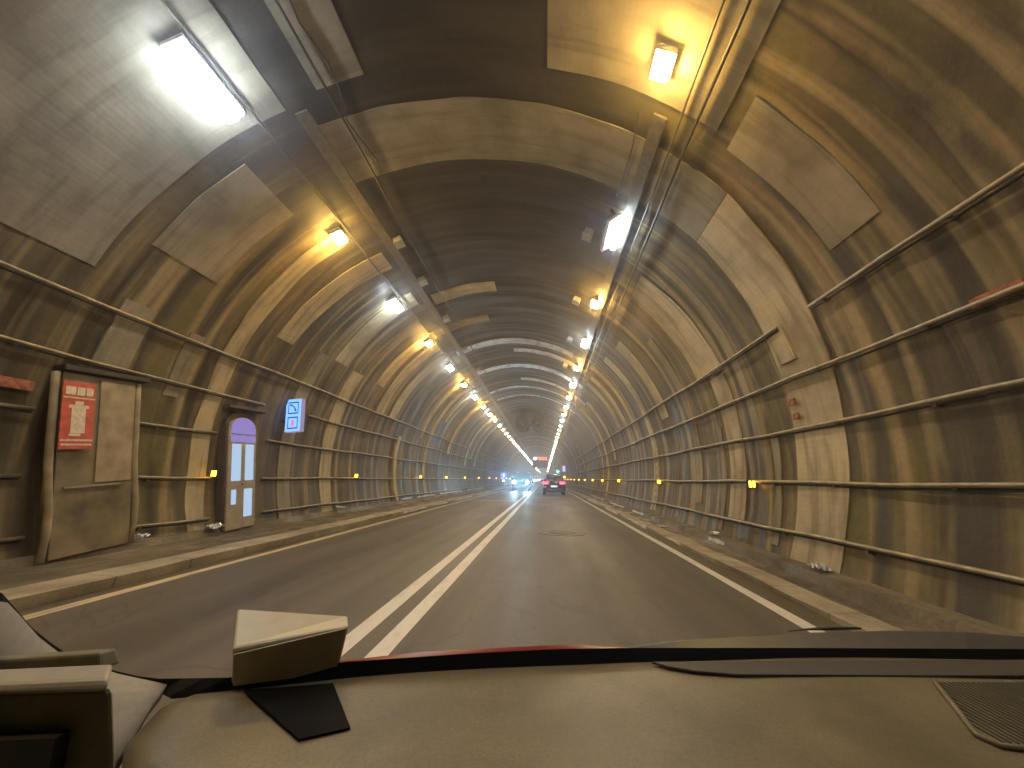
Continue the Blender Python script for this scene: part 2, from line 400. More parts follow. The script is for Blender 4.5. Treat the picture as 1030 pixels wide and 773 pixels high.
def profile(name,pts,y0,y1,mat,step=.5,amp=.0,fn=None,uvs=False):
    mb=MB(); n=int((y1-y0)/step); 
    for i in range(n+1):
        yy=y0+(y1-y0)*i/n
        for j,(x,z) in enumerate(pts):
            dx=dz=0
            if fn: dx,dz=fn(yy,j)
            mb.v.append((x+dx,yy,z+dz))
    m_=len(pts)
    for i in range(n):
        for j in range(m_-1): b=i*m_+j; mb.f.append((b,b+1,b+m_+1,b+m_))
    return obj(name,mb,mat,kind='structure')
rnd=random.Random(3)
ph=[rnd.random()*6 for _ in range(12)]
def wk(yy,j): return (.010*math.sin(yy*1.7+ph[j%12])+.006*math.sin(yy*4.1+j), .006*math.sin(yy*2.3+ph[(j+4)%12]))
def wkr(yy,j):
    # broken, scalloped kerb on the right between 9 and 30 m
    e=max(0.,min(1.,(yy-8.5)/2))*(1 if yy<40 else max(0,1-(yy-40)/8))
    s=max(0.,math.sin(yy*1.45+.6))**3
    a,b=wk(yy,j)
    return (a+(.0 if j<2 else .22*s*e), b+(-.03*s*e if j in(1,2) else 0))
profile('left_kerb',[(-4.98,-.02),(-4.98,.0),(-4.955,.125),(-5.38,.135),(-5.41,.10)],-12,420,'kerb',.4,fn=wk)
profile('left_walkway',[(-5.37,.126),(-5.8,.115),(-6.2,.12),(-6.45,.13),(-6.52,.24),(-6.75,.25)],-12,420,'walk',.5,fn=wk)
profile('right_kerb',[(2.80,-.02),(2.79,.0),(2.775,.062),(3.10,.068),(3.12,.05)],-12,420,'kerb',.15,fn=wkr)
profile('right_walkway',[(3.08,.058),(3.3,.06),(3.38,.07),(3.41,.20),(3.62,.215),(3.80,.22)],-12,420,'walk',.5,fn=wk)
# patched trench cover in the lane
def blob(cx,cy,rx,ry,z,n=28,seed=1,lo=0):
    r=random.Random(seed); k=[r.uniform(.85,1.1) for _ in range(n)]
    return [(cx+rx*k[i]*math.cos(2*math.pi*i/n),cy+ry*k[i]*math.sin(2*math.pi*i/n),z) for i in range(n)]
cover=thing('manhole_cover','worn round manhole cover sunk in the asphalt of the right lane','manhole cover',(.42,10.35,0))
mb=MB(); mb.prism(blob(0,0,.56,.62,.002,seed=2),(0,0,.006)); obj('collar',mb,'jointdark',cover)
mb=MB(); mb.tube([(0,0,.008),(0,0,.014)],.34,24); o=obj('lid',mb,'clip',cover)
for k,(yy,ln) in enumerate([(11.5,.5),(13.2,.55),(16.0,.6),(19.5,.7)]):
    mb=MB(); mb.box(3.14,3.37,yy,yy+ln,.05,.085)
    tag(obj('cover_slab',mb,'kerb',bevel=.01),['pale cover slab on the right walkway, nearest of the four','pale cover slab on the right walkway, second from the camera','pale cover slab on the right walkway, third from the camera','pale cover slab on the right walkway, farthest of the four'][k],'slab','cover slabs on the right walkway')

# ------------------------------------------------------------------ rails along both walls
def hit(deg):
    """where a line at this angle from the sight line meets the wall, 7 cm proud of it"""
    d=(math.cos(R(deg)),math.sin(R(deg))); cx,cz,r=XC,ZC-1.3,RR-.075
    b=-2*(d[0]*cx+d[1]*cz); cc=cx*cx+cz*cz-r*r; t=(-b+math.sqrt(b*b-4*cc))/2
    return d[0]*t,1.3+d[1]*t
def rail(deg,y0,y1,label,r=.025,cat='rail',group='rails along the walls'):
    x,z=hit(deg); t=thing('wall_rail',label,cat,(x,y0,z),group)
    mb=MB(); n=max(2,int((min(y1,60)-y0)/1.2)); pts=[]
    for i in range(n+1):
        yy=y0+(min(y1,60)-y0)*i/n; pts.append((.012*math.sin(yy*1.3+deg),yy-y0,.014*math.sin(yy*.9+deg*2)-.012*(i%2)))
    if y1>60: pts.append((0,y1-y0,0))
    mb.tube(pts,r,8); obj('pipe',mb,'rail',t,smooth=True)
    mb=MB(); mb.tube([(p[0]+(x-XC)*.006,p[1],p[2]-.040) for p in pts],.014,6); obj('cable',mb,'cable',t,smooth=True)  # no real cable: dark strip added to stand for the shade under the pipe
    nx,nz=(x-XC),(z-ZC); L=math.hypot(nx,nz); nx/=L; nz/=L
    yy=y0+.35; k=0
    while yy<min(y1,70)-.1 and k<24:
        mb=MB(); a=Vector((0,yy-y0,0)); b=Vector((nx*.09,yy-y0,nz*.09)); tx,tz=-nz,nx
        if tz>0: tx,tz=-tx,-tz
        s=.022
        q=[a+Vector((tx*s,-s,tz*s)),a+Vector((tx*s,s,tz*s)),a+Vector((tx*.06,s,tz*.06)),a+Vector((tx*.06,-s,tz*.06))]
        mb.hexa(q+[v+(b-a) for v in q]); obj('bracket',mb,'clip',t); yy+=random.uniform(1.3,1.9) if yy<14 else 3.; k+=1
    return t
rail(33.2,-6,5.15,'uppermost rail on the right wall, its end cut off before the pale band')
rail(33.0,5.92,300,'uppermost rail on the right wall, restarting beyond the pale band')
rail(22.6,-6,300,'second rail from the top on the right wall')
rail(12.0,-6,300,'third rail from the top on the right wall')
rail(0.3,-6,300,'eye level rail on the right wall carrying the amber markers')
rail(-10.9,-6,300,'lowest rail on the right wall just above the walkway',.026)
rail(159.7,-6,300,'topmost rail on the left wall, above the door')
rail(166.5,-6,8.6,'second rail from the top on the left wall, passing over the booth door')
rail(166.2,10.4,200,'second rail from the top on the left wall, starting beyond the lit sign')
rail(173.2,-6,4.55,'third rail from the top on the left wall, before the red sign cabinet')
rail(173.2,5.9,7.5,'third rail on the left wall, short piece between cabinet and booth door')
rail(173.2,9.0,200,'third rail on the left wall, running on beyond the booth door')
rail(180.7,-6,4.6,'eye level rail on the left wall, before the red sign cabinet')
rail(180.7,5.9,7.5,'eye level rail on the left wall, short piece between cabinet and booth door')
rail(180.7,9.0,250,'eye level rail on the left wall, beyond the booth door')
rail(187.3,-6,4.7,'lowest rail on the left wall, before the red sign cabinet')
rail(187.3,5.8,7.5,'lowest rail on the left wall, short piece between cabinet and booth door')
rail(187.3,9.0,250,'lowest rail on the left wall, beyond the booth door')

# cable runs in the vault
def run(ang,rad,label,r,mat='cable',y0=-8,y1=300,wob=.01,cat='cable'):
    x,z=arc(ang,RR-rad); mb=MB(); pts=[]; yy=y0
    while yy<min(60,y1): pts.append((x+wob*math.sin(yy*1.1+ang),yy,z+wob*.6*math.sin(yy*1.9+ang))); yy+=.8
    pts.append((x,y1,z)); mb.tube(pts,r,6)
    return tag(obj('ceiling_cable',mb,mat,smooth=True),label,cat,'cables running along the vault')
run(109.5,.07,'dark cable on the inner side of the left lamp row',.022)
run(121.5,.07,'grey conduit just outside the left lamp row',.02,'tray')
run(49.0,.07,'dark cable on the outer side of the right lamp row',.022)
run(51.5,.06,'grey conduit beside the dark cable of the right lamp row',.016,'tray')
for ang,lab in ((115.,'flat metal cable tray behind the left lamp row'),(54.5,'flat metal cable tray behind the right lamp row')):
    mb=MB(); a=arc(ang-1.1,RR-.05); b=arc(ang+1.1,RR-.05); c_=arc(ang+1.1,RR-.09); d=arc(ang-1.1,RR-.09)
    mb.prism([(a[0],4.5,a[1]),(b[0],4.5,b[1]),(c_[0],4.5,c_[1]),(d[0],4.5,d[1])],(0,300,0))
    tag(obj('cable_tray',mb,'tray'),lab,'cable tray','cable trays in the vault')
def loop(pts,label,r=.012):
    mb=MB(); q=[]
    for (yy,a) in pts: x,z=arc(a,RR-.055); q.append((x,yy,z))
    # smooth
    s=[]
    for i in range(len(q)-1):
        for t in (0,.33,.66): s.append([q[i][k]+(q[i+1][k]-q[i][k])*t for k in range(3)])
    s.append(q[-1]); mb.tube(s,r,6); tag(obj('loose_cable',mb,'cable',smooth=True),label,'cable')
loop([(4.35,107.5),(4.9,109.),(5.3,108.4),(5.7,107.6),(6.05,107.8)],'thin black cable snaking over the pale arch near the left lamps')
loop([(3.0,107.5),(3.5,108.2),(4.0,107.2),(4.35,107.5)],'thin black cable on the pale panel above the first white lamp')
loop([(4.6,58),(5.2,57.5),(5.9,57.8),(6.3,58.2)],'thin black cable crossing the pale arch near the right lamps')

# ------------------------------------------------------------------ lamps
XL,XR,ZL=-4.36,1.45,6.2
def lamp_white(rot,label):
    t=thing('tube_lamp',label,'lamp',(0,0,0),'lamps in the vault',rot)
    mb=MB(); mb.box(-.15,.15,-.50,.50,.05,.12); obj('casing',mb,'casing',t,bevel=.012)
    for x in (-.095,0,.095):
        mb=MB(); mb.tube([(x,-.46-.02*(x>0),0),(x,.48-.03*(x>0),0)],.045,8); obj('tube',mb,'tube',t,smooth=True)
    mb=MB(); mb.box(-.03,.03,-.4,-.34,.13,.33); mb.box(-.03,.03,.34,.4,.13,.33); obj('bracket',mb,'clip',t)
    return t
def lamp_single(rot,label):
    t=thing('tube_lamp',label,'lamp',(0,0,0),'lamps in the vault',rot)
    mb=MB(); mb.box(-.24,.06,-.52,.52,.05,.12); obj('casing',mb,'casing',t,bevel=.012)
    mb=MB(); mb.tube([(.01,-.5,0),(.01,.5,0)],.055,8); obj('tube',mb,'tube',t,smooth=True)
    mb=MB(); mb.box(-.03,.03,-.4,-.34,.12,.33); obj('bracket',mb,'clip',t)
    return t
def lamp_amber(rot,label):
    t=thing('amber_lamp',label,'lamp',(0,0,0),'lamps in the vault',rot)
    mb=MB(); mb.hexa([(-.155,-.20,.05),(.155,-.20,.05),(.155,.20,.05),(-.155,.20,.05),(-.13,-.18,.17),(.13,-.18,.17),(.13,.18,.17),(-.13,.18,.17)]); obj('casing',mb,'casing',t,bevel=.01)
    mb=MB(); mb.hexa([(-.11,-.15,-.05),(.11,-.15,-.05),(.11,.15,-.05),(-.11,.15,-.05),(-.14,-.185,.048),(.14,-.185,.048),(.14,.185,.048),(-.14,.185,.048)]); obj('lens',mb,'sod',t)
    mb=MB(); mb.box(-.02,.02,-.1,-.06,.17,.33); mb.box(-.02,.02,.06,.1,.17,.33); obj('bracket',mb,'clip',t)
    return t
def box_far(name,mat,grp):
    t=thing(name,'',"lamp",(0,0,0),grp)
    if mat=='tube':
        mb=MB(); mb.box(-.15,.15,-.26,.26,-.04,.045); obj('lens',mb,'tubefar',t); mb=MB(); mb.box(-.17,.17,-.36,.36,.05,.13); obj('casing',mb,'casing',t)
    else:
        mb=MB(); mb.box(-.12,.12,-.14,.14,-.03,.045); obj('lens',mb,'sodfar',t); mb=MB(); mb.box(-.19,.19,-.24,.24,.05,.17); obj('casing',mb,'casing',t)
    return t
ORD=['first','second','third','fourth','fifth','sixth','seventh','eighth','ninth','tenth','eleventh','twelfth']
wp=ap=fw=fa=None
for side,x0,ph0,tilt,first in (('left',XL,3.63,-24,'w'),('right',XR,3.82,24,'a')):
    nw=na=0
    for k in range(-1,92):
        y=ph0+3.33*k
        isw=((k%2)==0)==(first=='w')
        if y>=0:
            if isw: nw+=1
            else: na+=1
        near=y<34
        far=' far down the vault where the rows merge' 
        cnt=nw if isw else na
        if near and y>0:
            label=f"{ORD[cnt-1]} {'cold white tube' if isw else 'glowing amber box'} lamp of the {side} row"
        elif y<=0: label=f"{'cold white tube' if isw else 'glowing amber box'} lamp of the {side} row behind the camera"
        else: label=f"{'cold white' if isw else 'warm amber'} lamp of the {side} row far down the vault"
        rot=(0,R(tilt+random.uniform(-2,2)) if near else R(tilt),0); loc=(x0+random.uniform(-.03,.03) if near else x0,y,ZL)
        single=side=='right' and isw and k==1
        if near:
            if isw:
                if single:
                    o1=lamp_single((0,R(-30),0),'narrow single tube lamp, second lamp of the right row'); o1.location=loc
                elif wp is None: wp=lamp_white(rot,label); wp.location=loc
                else: dup(wp,loc,label,rot).scale=(.85,.66 if y>4.5 else 1,1)
            else:
                if ap is None: ap=lamp_amber(rot,label); ap.location=loc
                else: dup(ap,loc,label,rot).scale=(.85,.8,1)
        else:
            grp=('white' if isw else 'amber')+' far lamps of the %s row'%side
            if isw:
                if fw is None: fw=box_far('tube_lamp','tube',grp); fw['label']=label; fw.location=loc; fw.rotation_euler=rot
                else: dup(fw,loc,label,rot,grp)
            else:
                if fa is None: fa=box_far('amber_lamp','sod',grp); fa['label']=label; fa.location=loc; fa.rotation_euler=rot
                else: dup(fa,loc,label,rot,grp)
# junction boxes beside the lamps
jb=None
for side,ang,ylist in (('left',112.5,(8.0,9.9,12.6,16.,19.4)),('right',62.5,(7.7,11.,14.4,18.))):
    for k,yy in enumerate(ylist):
        x,z=arc(ang,RR-.06); rot=(0,R(90-ang),0); lab=f"pale junction box beside the {side} lamp row, {ORD[k]} from the camera"
        if jb is None:
            jb=thing('junction_box',lab,'junction box',(x,yy,z),'junction boxes in the vault',rot)
            mb=MB(); mb.box(-.10,.10,-.13,.13,-.09,.05); obj('housing',mb,'casing',jb,bevel=.01)
            mb=MB(); mb.box(-.115,.115,-.145,.145,-.11,-.09); obj('lid',mb,'casing',jb,bevel=.006)
        else: dup(jb,(x,yy,z),lab,rot)

# amber marker lights on the eye level rails
mk=None
for side,yl,x in (('left',[7.5,13.6,20.9,26.5,32.8,39.7,47.4,54.,61.,68.,76.,84.,93.],hit(180.7)[0]+.07),('right',[7.6,13.55,20.8,26.7,32.,38.5,45.,52.,59.,67.,76.,86.],hit(0.3)[0]-.07)):
    for k,yy in enumerate(yl):
        z=1.3 if side=='left' else 1.27
        lab=f"small amber marker light on the {side} wall, {ORD[k]} from the camera" if k<12 else f"small amber marker light on the {side} wall, the most distant"
        if mk is None:
            mk=thing('marker_light',lab,'marker light',(x,yy,z),'amber marker lights on the walls')
            mb=MB(); mb.box(-.075,.075,0,.05,-.075,.075); obj('housing',mb,'darkmetal',mk,bevel=.008)
            for s in (-1,1):
                mb=MB(); mb.box(min(s*.008,s*.052),max(s*.008,s*.052),-.012,-.001,-.055,.055); obj('lens',mb,'amber',mk,bevel=.006)
        else: dup(mk,(x,yy,z),lab)

# ------------------------------------------------------------------ left wall furniture
def wall_x(z,side=-1,inset=0): 
    return XC+side*math.sqrt((RR-inset)**2-(z-ZC)**2)
# cabinet with extinguisher sign (plane roughly x=-6.6)
cab=thing('extinguisher_cabinet','tall beige wall cabinet with a red fire extinguisher sign beside the left walkway','cabinet',(-6.43,5.38,.20)); cab.rotation_euler=(R(4.5),R(-7),0)
X0=0.0
mb=MB(); mb.box(-.16,.03,-.50,.50,0,2.52); obj('cabinet_body',mb,'cabstain',cab,bevel=.01)
mb=MB(); mb.box(.031,.05,-.04,.46,.95,2.46); obj('door',mb,'cabinet',cab,bevel=.008)
mb=MB(); mb.box(-.2,.13,-.56,.62,2.525,2.60); obj('hood',mb,'darkmetal',cab,bevel=.01)
mb=MB(); mb.box(.052,.075,-.42,.30,.90,.925); obj('shelf_edge',mb,'rail',cab)
for yy in (-.58,.52):
    mb=MB(); n=8; pts=[(.02,yy+(.05*math.sin(i*.9) if i<4 else 0),2.5*i/n) for i in range(n+1)]; mb.tube(pts,.045,8); obj('side_pilaster',mb,'cabinet',cab,smooth=True)
sign=thing('fire_sign','red sign with a white fire extinguisher picture on the beige cabinet','sign',(-6.545,4.87,2.06)); sign.rotation_euler=(R(4.5),R(-7),0)
mb=MB(); mb.box(-.005,.012,-.20,.20,-.47,.47); obj('board',mb,'red',sign,bevel=.004)
pic=MB(); pic.box(.014,.018,-.085,.085,-.25,.10); pic.box(.014,.018,-.12,.12,.10,.145); pic.box(.014,.018,-.05,.05,.148,.20); pic.box(.014,.018,-.10,.04,-.29,-.255)
obj('extinguisher_symbol',pic,'pictowhite',sign)
pic=MB(); 
for (a,b) in ((-.17,-.05),(-.035,.06),(.075,.165)): pic.box(.014,.018,a,b,.285,.40)
obj('lettering',pic,'pictowhite',sign)
for q_ in ((.19,.235,.255),(.19,-.36,-.335),(.18,-.42,-.395)):
    pic=MB(); pic.box(.014,.018,-q_[0],q_[0],q_[1],q_[2]); obj('stripe',pic,'pictowhite',sign)
def plate(name,x,y,z,w_,h,mat,label,cat='sign',ang=0):
    t=thing(name,label,cat,(x,y,z))
    mb=MB(); mb.box(-.01,.01,-w_/2,w_/2,-h/2,h/2); obj('plate',mb,mat,t,bevel=.004)
    if mat=='redfade': return t
    mb=MB(); s=1 if x<0 else -1; mb.box(min(s*.012,s*.016),max(s*.012,s*.016),-w_*.35,w_*.35,-h*.12,h*.12); obj('stripe',mb,'pictowhite',t); return t
plate('faded_plate',-6.76,4.28,2.38,.36,.13,'redfade','faded red plate on the wall left of the extinguisher cabinet')
plate('faded_plate',wall_x(2.56,1,.06),6.24,2.52,.16,.10,'redfade','upper small faded red plate on the right wall by the pale band')
plate('faded_plate',wall_x(2.31,1,.06),6.23,2.30,.15,.09,'redfade','lower small faded red plate on the right wall by the pale band')
plate('faded_plate',wall_x(2.86,1,.06),3.30,2.86,.40,.09,'redfade','long faded red plate between the rails on the right wall')

# booth door
bo=thing('booth_door','ochre emergency booth door with arched lilac top and pale blue lit panes','door',(-6.50,8.17,.18)); bo.rotation_euler=(R(2.5),R(-7),0)
W2=.36
def archpoly(x,w_,z0,z1,n=10):
    r=w_*.9; p=[(x,-w_,z0),(x,w_,z0)]
    for i in range(n+1):
        a=math.pi*i/n; p.append((x,w_*math.cos(a),z1+.26*math.sin(a)))
    return p
mb=MB(); mb.prism(archpoly(-.12,.44,0,2.20),(.16,0,0)); obj('surround',mb,'frame',bo)
mb=MB(); mb.prism(archpoly(.042,W2+.04,0,2.10),(.04,0,0)); obj('door_leaf',mb,'doorpaint',bo,bevel=.006)
mb=MB(); mb.prism(archpoly(.085,W2-.01,1.98,2.08),(.012,0,0)); obj('transom_pane',mb,'booth_lilac',bo)
mb=MB(); mb.box(.085,.095,-W2+.01,W2-.01,1.80,1.95); obj('transom_pane',mb,'booth_lilac',bo)
for a,b,z0,z1 in ((-.31,-.06,.98,1.76),(.07,.31,.98,1.76),(-.29,-.17,.50,.80),(.06,.29,.22,.80)):
    mb=MB(); mb.box(.085,.097,a,b,z0,z1); obj('pane',mb,'booth_glow',bo)
mb=MB(); mb.box(.085,.13,-.02,.02,.90,.93); obj('handle',mb,'rail',bo)
mb=MB(); mb.box(.04,.22,-.56,.56,2.50,2.56); obj('lintel',mb,'frame',bo,bevel=.01)
# lit sign box, faces oncoming traffic
sb=thing('lit_sign','glowing pale blue box sign with telephone handset above red extinguisher on left wall','sign',(-6.50,9.45,2.80)); sb.rotation_euler=(0,R(-5),0)
mb=MB(); mb.box(-.21,.21,0,.16,-.43,.43); obj('sign_box',mb,'sign_side',sb,bevel=.006)
mb=MB(); mb.box(-.20,.20,-.012,-.001,-.42,.42); obj('lit_face',mb,'sign_glow',sb)
for zc_ in (.19,-.20):
    mb=MB(); s=.135; t_=.016; z0,z1=zc_-.155,zc_+.155
    mb.box(-s,s,-.020,-.013,z1-.03,z1); mb.box(-s,s,-.020,-.013,z0,z0+.03); mb.box(-s,-s+t_,-.020,-.013,z0+.03,z1-.03); mb.box(s-t_,s,-.020,-.013,z0+.03,z1-.03)
    obj('pictogram_frame',mb,'sign_ink',sb)
mb=MB(); P=[(-.075,.27),(-.02,.245),(.03,.20),(.055,.15),(.065,.105)]
mb.tube([(x,-.022,z) for x,z in P],[.026,.015,.013,.015,.026],6); obj('handset_symbol',mb,'sign_ink',sb)
mb=MB(); mb.box(-.03,.03,-.020,-.013,-.28,-.16); mb.box(-.018,.018,-.020,-.013,-.159,-.13); mb.box(-.035,.012,-.020,-.013,-.129,-.115); obj('extinguisher_symbol',mb,'sign_red',sb)
for q_ in (-.16,.12):
    mb=MB(); mb.box(-.33,-.21,.05,.09,q_,q_+.04); obj('bracket',mb,'clip',sb)
# pale strips added along the kerbs and wall feet to imitate headlight glints
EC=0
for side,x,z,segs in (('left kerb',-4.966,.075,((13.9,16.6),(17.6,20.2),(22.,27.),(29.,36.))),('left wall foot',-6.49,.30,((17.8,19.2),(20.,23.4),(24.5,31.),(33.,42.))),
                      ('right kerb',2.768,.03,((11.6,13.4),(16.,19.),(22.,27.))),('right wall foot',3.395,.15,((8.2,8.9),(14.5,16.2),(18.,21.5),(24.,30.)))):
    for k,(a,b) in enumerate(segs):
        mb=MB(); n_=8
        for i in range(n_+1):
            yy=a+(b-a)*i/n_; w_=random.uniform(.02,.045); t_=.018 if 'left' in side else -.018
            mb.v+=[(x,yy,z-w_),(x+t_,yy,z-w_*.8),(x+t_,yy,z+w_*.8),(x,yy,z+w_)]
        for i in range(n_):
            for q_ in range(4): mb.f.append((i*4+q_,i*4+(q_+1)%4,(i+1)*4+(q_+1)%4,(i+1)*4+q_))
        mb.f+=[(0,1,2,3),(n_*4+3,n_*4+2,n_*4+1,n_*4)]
        tag(obj('glint_piece',mb,'glint_strip'),f"pale strip added as a glint along the {side}, {ORD[k]} from the camera",'glint_strip','added glint strips along kerbs and wall feet')
# crumpled reflective scraps added for the bluish glints at the wall foot
def scrap(x,y,z,s,label,seed):
    r=random.Random(seed); mb=MB(); n=7
    for i in range(n+1):
        for j in range(n+1): mb.v.append(((i/n-.5)*s+r.uniform(-1,1)*s*.05,(j/n-.5)*s*1.5+r.uniform(-1,1)*s*.06,r.uniform(0,s*.45)))
    mb.f=[(i*(n+1)+j,i*(n+1)+j+1,(i+1)*(n+1)+j+1,(i+1)*(n+1)+j) for i in range(n) for j in range(n)]
    o=obj('glint_scrap',mb,'glint_foil'); so=o.modifiers.new('thick','SOLIDIFY'); so.thickness=.006
    o.location=(x,y,z); tag(o,label,'plastic scrap','plastic scraps added as glints at the wall foot')
scrap(-6.44,6.05,.28,.16,'crumpled bluish plastic scrap added as a glint at the foot of the cabinet pilaster',1)
scrap(-6.42,7.5,.26,.20,'crumpled bluish plastic scrap added as a glint at the foot of the band before the booth',2)
scrap(-6.40,12.3,.26,.24,'crumpled bluish plastic scrap added as a glint on the left walkway beyond the lit sign',3)
scrap(3.50,5.7,.23,.16,'crumpled plastic scrap added as a glint at the foot of the right wall by the pale band',4)
scrap(3.50,8.9,.23,.14,'crumpled plastic scrap added as a glint at the foot of the right wall, farther on',5)


# ------------------------------------------------------------------ jet fans
jf=thing('jet_fan','left of the two jet fans hanging under the crown','jet fan',(-2.18,36,6.32),'jet fans under the crown')
def ringbody(r0,r1,y0,y1,n=28):
    mb=MB()
    for (r,yy) in ((r1,y0),(r0,y0-.06),(r0*1.0,y1),(r1,y1)):
        for k in range(n): mb.v.append((r*math.cos(2*math.pi*k/n),yy,r*math.sin(2*math.pi*k/n)))
    for i in range(3):
        for k in range(n): mb.f.append((i*n+k,i*n+(k+1)%n,(i+1)*n+(k+1)%n,(i+1)*n+k))
    for k in range(n): mb.f.append((3*n+k,3*n+(k+1)%n,(k+1)%n,k))
    return mb
obj('fan_casing',ringbody(.63,.56,0,3.2),'fan',jf,smooth=True)
mb=MB(); mb.tube([(0,.3,0),(0,.34,0)],.555,20); obj('fan_disc',mb,'darkmetal',jf)
mb=MB(); mb.tube([(0,.0,0),(0,.29,0)],[.10,.2],14); obj('hub',mb,'fan',jf)
mb=MB(); mb.box(-.04,.04,.6,.7,.68,.9); mb.box(-.04,.04,2.4,2.5,.68,.9); obj('hanger',mb,'clip',jf)
dup(jf,(-.66,36,6.32),'right of the two jet fans hanging under the crown')

# message sign, signals
v=thing('message_sign','dark overhead message sign with a row of red lit letters','message sign',(-1.30,100,5.55))
mb=MB(); mb.box(-1.9,1.9,0,.3,-1.6,1.35); obj('panel',mb,'darkmetal',v,bevel=.03)
for k in range(6):
    x=-.72+k*.42
    mb=MB(); 
    mb.box(x,x+.28,-.05,-.01,.35,.42); mb.box(x,x+.28,-.05,-.01,1.03,1.10); mb.box(x,x+.07,-.05,-.01,.42,1.03)
    if k%2: mb.box(x+.21,x+.28,-.05,-.01,.42,1.03)
    else: mb.box(x+.07,x+.24,-.05,-.01,.68,.75)
    obj('letter_block',mb,'vms',v)
mb=MB(); mb.tube([(-1.25,-.06,.73),(-1.25,-.01,.73)],.36,16); obj('lit_roundel',mb,'vmsw',v)
mb=MB(); mb.box(-1.6,-1.5,.1,.2,1.35,1.72); mb.box(1.5,1.6,.1,.2,1.35,1.72); obj('hanger',mb,'clip',v)
g=thing('traffic_signal','green glowing traffic signal on the right wall far ahead','traffic signal',(3.35,108,3.25))
mb=MB(); mb.box(-.22,.22,0,.25,-.55,.55); obj('housing',mb,'darkmetal',g,bevel=.02)
mb=MB(); mb.tube([(0,-.05,0),(0,-.01,0)],.28,16); obj('lens',mb,'green',g)
mb=MB(); mb.box(.22,.6,.1,.15,-.05,.05); obj('arm',mb,'clip',g)
g=thing('lit_sign','lilac lit box sign on the right wall beyond the green signal side','sign',(3.25,70,3.10))
g['label']='small lilac lit box sign high on the right wall near the green signal'
mb=MB(); mb.box(-.27,.27,0,.18,-.5,.5); obj('sign_box',mb,'darkmetal',g,bevel=.01)
mb=MB(); mb.box(-.24,.24,-.012,-.001,-.47,.47); obj('lit_face',mb,'lilacsign',g)
mb=MB(); mb.box(.27,.6,.08,.12,-.03,.03); obj('bracket',mb,'clip',g)
g=thing('round_sign','round deep blue lit sign on a post by the left kerb ahead','sign',(-5.75,55,.12))
mb=MB(); mb.tube([(0,0,0),(0,0,1.9)],.04,8); obj('post',mb,'clip',g)
mb=MB(); mb.tube([(0,-.06,1.55),(0,-.01,1.55)],.42,20); obj('disc',mb,'bluesign',g)
mb=MB(); mb.prism([(-.05,-.075,1.35),(.05,-.075,1.35),(.05,-.075,1.6),(.14,-.075,1.6),(0,-.075,1.78),(-.14,-.075,1.6),(-.05,-.075,1.6)],(0,.01,0)); obj('arrow',mb,'bluewhite',g)
mb=MB(); mb.tube([(0,-.06,.85),(0,-.01,.85)],.14,12); obj('lower_lamp',mb,'bluewhite',g)
g=thing('beacon','orange beacon glowing at the right kerb far ahead','beacon',(3.4,72,.07))
mb=MB(); mb.tube([(0,0,0),(0,0,1.5)],.04,8); obj('post',mb,'clip',g)
mb=MB(); mb.tube([(0,0,1.5),(0,0,1.64),(0,0,1.74)],[.16,.16,.07],12); obj('lens',mb,'orange',g)

# ------------------------------------------------------------------ vehicles
def loft(stations,n_smooth=True):
    """stations: (y, zbottom, zbelt, ztop, wlow, wbelt, wtop)"""
    mb=MB()
    for (y,zb,zm,zt,wl,wm,wt) in stations:
        P=[(-wl*.92,zb),(-wl,zb+.12),(-wm,zm),(-(wm*.97),zm+.05),(-wt,zt-.06),(-wt*.86,zt),(0,zt+.012)]
        P=P+[(-x,z) for x,z in P[-2::-1]]+[(0,zb)]
        mb.v+=[(x,y,z) for x,z in P]
    n=len(mb.v)//len(stations)
    for i in range(len(stations)-1):
        for k in range(n): b=i*n; mb.f.append((b+k,b+n+k,b+n+(k+1)%n,b+(k+1)%n))
    mb.f.append(tuple(range(n))); mb.f.append(tuple((len(stations)-1)*n+k for k in range(n-1,-1,-1)))
    return mb
def wheel(parent,x,y,r=.34,wd=.22,m_rim='rim'):
    mb=MB(); s=1 if x>0 else -1
    mb.tube([(x-s*wd,y,r),(x-s*wd*.9,y,r),(x-s*.03,y,r),(x,y,r)],[r*.9,r,r,r*.92],20); wl=obj('wheel',mb,'rubber',parent,smooth=False)
    mb=MB(); mb.tube([(x-s*.03,y,r),(x+s*.006,y,r)],r*.62,14); obj('rim',mb,m_rim,wl)
